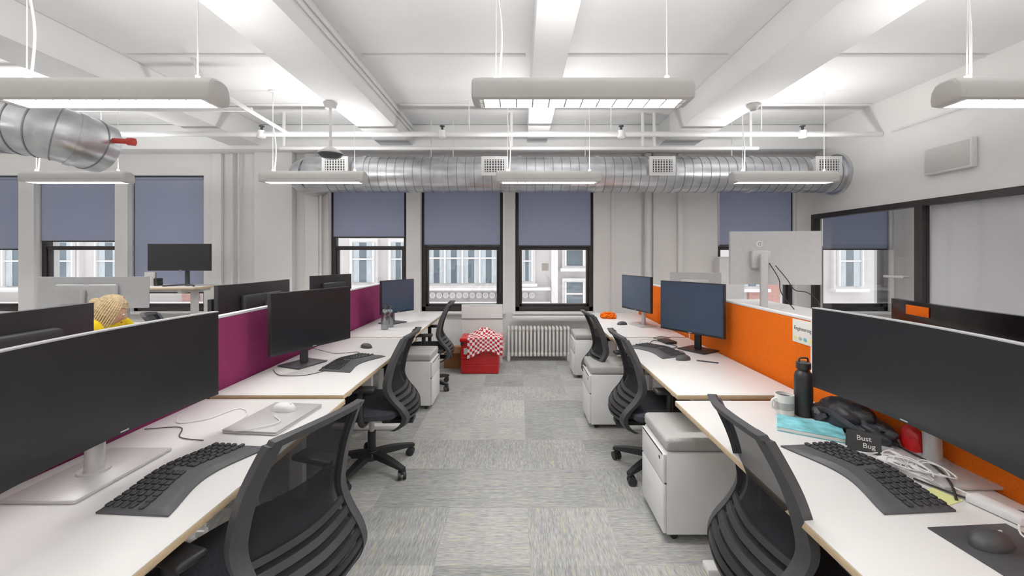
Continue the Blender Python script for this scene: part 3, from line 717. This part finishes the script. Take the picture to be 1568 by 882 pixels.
b = B(); b.box((0, 0, .09), (.14, .03, .18), 'cushion', .005); b.box((0.1, 0, .05), (.05, .1, .10), 'black', .01); b.obj('desk_organizer', (-4.85, 5.5, 1.10))
B().bx(.34, .44, WY+.09, WY+.092, 1.27, 1.38, 'paper').obj('paper_notice')

# ---------------------------------------------------------------- seated person
def skin_obj(name, verts, edges, radii, m, parent, root=0, sub=2):
    me = bpy.data.meshes.new(name); me.from_pydata(verts, edges, []); me.materials.append(M[m])
    o = bpy.data.objects.new(name, me); bpy.context.collection.objects.link(o); o.parent = parent
    sk = o.modifiers.new('skin', 'SKIN'); sk.use_smooth_shade = True
    for i, r in enumerate(radii):
        rr = r if isinstance(r, tuple) else (r, r)
        me.skin_vertices[0].data[i].radius = rr
    me.skin_vertices[0].data[root].use_root = True
    ss = o.modifiers.new('sub', 'SUBSURF'); ss.levels = sub; ss.render_levels = sub
    return o
per = bpy.data.objects.new('seated_person', None); bpy.context.collection.objects.link(per); per.location = (-2.97, 2.9, 0); per.rotation_euler = (0, 0, R(-80))
V = [(0, -.02, .60), (0, 0, .74), (0, .03, .88), (0, .055, .985), (0, .075, 1.035), (0, .095, 1.07)]
Rr = [(.17, .12), (.14, .11), (.165, .12), (.14, .09), (.06, .055), (.048, .048)]
E = [(0, 1), (1, 2), (2, 3), (3, 4), (4, 5)]
for sg in (-1, 1):
    k = len(V); V += [(sg*.10, .06, 1.015), (sg*.185, .06, 1.005), (sg*.225, .12, .87), (sg*.235, .20, .77), (sg*.20, .32, .785), (sg*.16, .41, .785)]
    Rr += [.07, .064, .052, .046, .040, .034]; E += [(3, k), (k, k+1), (k+1, k+2), (k+2, k+3), (k+3, k+4), (k+4, k+5)]
skin_obj('yellow_sweater', V, E, Rr, 'yellow', per)
V = [(0, -.02, .585)]; Rr = [(.17, .10)]; E = []
for sg in (-1, 1):
    k = len(V); V += [(sg*.095, .03, .57), (sg*.12, .24, .565), (sg*.13, .43, .55), (sg*.13, .45, .32), (sg*.13, .44, .10)]
    Rr += [.088, .078, .062, .052, .038]; E += [(0, k), (k, k+1), (k+1, k+2), (k+2, k+3), (k+3, k+4)]
skin_obj('jeans', V, E, Rr, 'jeans', per)
b = B()
for sg in (-1, 1): b.blob((sg*.13, .49, .045), (.045, .125, .07), 'black', .05, 2, 1, sub=3)
b.obj('shoes', parent=per)
for sg in (-1, 1):
    V = [(sg*.16, .41, .785), (sg*.155, .45, .785), (sg*.15, .49, .783)]; Rr = [(.026, .02), (.034, .016), (.034, .014)]; E = [(0, 1), (1, 2)]
    for f, (dx, ln) in enumerate(((-.028, .062), (-.010, .075), (.010, .070), (.027, .055))):
        k = len(V); x = sg*.15+dx; V += [(x, .495, .784), (x*1.0, .495+ln*.5, .788), (x, .495+ln*.85, .776), (x, .495+ln, .762)]; Rr += [.0095, .0085, .008, .007]
        E += [(2, k), (k, k+1), (k+1, k+2), (k+2, k+3)]
    k = len(V); V += [(sg*.15-sg*.035, .455, .780), (sg*.15-sg*.055, .485, .772), (sg*.15-sg*.06, .51, .765)]; Rr += [.012, .010, .008]; E += [(1, k), (k, k+1), (k+1, k+2)]
    skin_obj('hand', V, E, Rr, 'skin', per, 0)
hd = bpy.data.objects.new('head', None); bpy.context.collection.objects.link(hd); hd.parent = per; hd.location = (0, .12, 1.108); hd.rotation_euler = (R(-24), 0, R(28)); hd.scale = (.9, .9, .9)
b = B()
t = bmesh.new(); bmesh.ops.create_uvsphere(t, u_segments=32, v_segments=24, radius=1)
for v in t.verts:
    n = v.co.copy(); x = n.x*.074; y = n.y*.094; z = n.z*.115
    if n.z < 0: x *= 1-.28*(-n.z); y *= 1-.10*(-n.z)
    if n.y > .5: y = y*.93
    if n.y < -.2 and n.z < -.4: y *= .8
    fy = max(0, n.y)
    y += .026*math.exp(-((n.x/.14)**2+((n.z+.16)/.15)**2))*fy
    for sx in (-1, 1): y -= .010*math.exp(-(((n.x-sx*.36)/.16)**2+((n.z-.02)/.12)**2))*fy
    y += .008*math.exp(-((n.x/.22)**2+((n.z+.52)/.08)**2))*fy+.008*math.exp(-((n.x/.25)**2+((n.z+.85)/.15)**2))*fy
    v.co = Vector((x, y, z))
b.merge(t, 'skin')
for sx in (-1, 1):
    b.blob((sx*.027, .078, .003), (.011, .009, .009), 'white', 0, 1, 0, sub=2, flat=False); b.blob((sx*.027, .0865, .003), (.0045, .002, .0045), 'ink', 0, 1, 0, sub=2, flat=False)
    b.blob((sx*.074, -.005, -.012), (.010, .018, .030), 'skin', .1, 3, 1, sub=3, flat=False); b.box((sx*.028, .087, .022), (.026, .004, .004), 'hair', .001)
b.blob((0, .090, -.058), (.022, .006, .007), 'redp', .05, 2, 0, sub=3, flat=False)
b.obj('face', parent=hd)
b = B()
t = bmesh.new(); bmesh.ops.create_uvsphere(t, u_segments=48, v_segments=32, radius=1)
dele = []
for v in t.verts:
    n = v.co.copy()
    k = 1+.05*noise.noise(Vector((n.x*9, n.y*9, n.z*2)))+.03*noise.noise(n*4)
    v.co = Vector((n.x*.088*k, n.y*.104*k-.012, n.z*.123*k+.006))
    if n.z < -.1 and n.z > -.85: v.co.x *= 1.04; v.co.y *= 1.02
for f in list(t.faces):
    c = f.calc_center_median()
    if c.y > .042 and c.z < .055: dele.append(f)
    elif c.z < -.108: dele.append(f)
bmesh.ops.delete(t, geom=dele, context='FACES'); bmesh.ops.solidify(t, geom=t.faces[:], thickness=.008)
b.merge(t, 'hair')
for k in range(44):
    a = k*.1428; sx = math.sin(a); sy = -math.cos(a)
    x0, y0 = .088*sx, -.010+.10*sy
    if y0 > .05: continue
    b.tube([(x0*.25, y0*.25, .126), (x0*.75, y0*.75, .094), (x0*1.0, y0*1.02, .03), (x0*1.04, y0*1.05-.004, -.05), (x0*.92, y0*.95-.004, -.125)], lambda u: .0085*(1-.5*u), 'hair', seg=6)
b.blob((0, -.115, .035), (.036, .028, .034), 'hair', .2, 5, 2, sub=3, flat=False)
b.obj('hair', parent=hd)

# ---------------------------------------------------------------- exterior
b = B(); FY = 16.0
b.bx(-45, 30, FY+.5, FY+1, -12, 14, 'stone')
def fwin(x0, x1, z0, z1, n=1, cur=True):
    b.bx(x0-.12, x1+.12, FY+.30, FY+.5, z0-.15, z1+.15, 'stone2')
    b.bx(x0, x1, FY+.26, FY+.31, z0, z1, 'fglass')
    w = (x1-x0)/n
    for k in range(n):
        a = x0+k*w
        if cur: b.bx(a+.05*w, a+.33*w, FY+.24, FY+.27, z0, z1, 'curtain'); b.bx(a+.67*w, a+.95*w, FY+.24, FY+.27, z0, z1, 'curtain')
        b.bx(a-.03, a+.03, FY+.15, FY+.27, z0, z1, 'stone2')
        b.bx(a, a+w, FY+.2, FY+.25, (z0+z1)/2+.1, (z0+z1)/2+.16, 'stone2')
    b.bx(x1-.03, x1+.03, FY+.15, FY+.27, z0, z1, 'stone2')
    b.bx(x0-.2, x1+.2, FY+.1, FY+.5, z0-.22, z0-.1, 'stone2')
for fl in (-2, -1, 0, 1, 2):
    dz_ = fl*3.6
    fwin(-6.5, -5.65, .45+dz_, 2.0+dz_); fwin(-5.0, -4.4, .45+dz_, 2.0+dz_); fwin(-3.55, -.85, .42+dz_, 2.1+dz_, 4); fwin(.1, .5, .5+dz_, 1.8+dz_)
    fwin(1.8, 2.5, 1.1+dz_, 2.1+dz_, 1, False); fwin(1.8, 2.5, -.7+dz_, .45+dz_, 1, False)
    for xx in (-20, -18.2, -16.4, -14.4, -12.4, -10.4, -8.4, 4.5, 6.5, 8.6, 10.5, 12.4, 14.4): fwin(xx, xx+.9, .3+dz_, 2.0+dz_)
    b.bx(-45, 1.2, FY+.0, FY+.5, -.42+dz_, -.30+dz_, 'stone2'); b.bx(-45, 1.2, FY-.05, FY+.5, .16+dz_, .26+dz_, 'stone2')
    for k in range(26): b.cyl((-6+k*.26, FY+.40, -.07+dz_), (-6+k*.26, FY+.52, -.07+dz_), .12, 'stone2', seg=12); b.cyl((-6+k*.26, FY+.38, -.07+dz_), (-6+k*.26, FY+.42, -.07+dz_), .06, 'stone', seg=12)
b.bx(9, 10.2, FY+.35, FY+.5, -12, 14, 'brickr'); b.bx(-13.2, -12.6, FY+.35, FY+.5, -12, 14, 'brickr'); b.bx(1.25, 1.5, FY+.2, FY+.5, -12, 14, 'stone2')
b.obj('building_facade')
B().bx(-45, 30, WY+2, FY+.5, -12.2, -12, 'asphalt').obj('street_ground')

# ---------------------------------------------------------------- world
w = bpy.data.worlds.new('World'); scene.world = w; w.use_nodes = True
bg = w.node_tree.nodes['Background']; bg.inputs['Color'].default_value = (.92, .96, 1, 1); bg.inputs['Strength'].default_value = 1.9

# ---------------------------------------------------------------- camera
cam = bpy.data.cameras.new('Camera'); co = bpy.data.objects.new('Camera', cam); bpy.context.collection.objects.link(co)
co.location = (0, 0, 1.5); co.rotation_euler = (R(90), 0, 0)
cam.sensor_width = 36; cam.lens = 36*640/1568; cam.shift_x = -11/1568; cam.shift_y = -50/1568; cam.clip_start = .02; cam.clip_end = 200
scene.camera = co
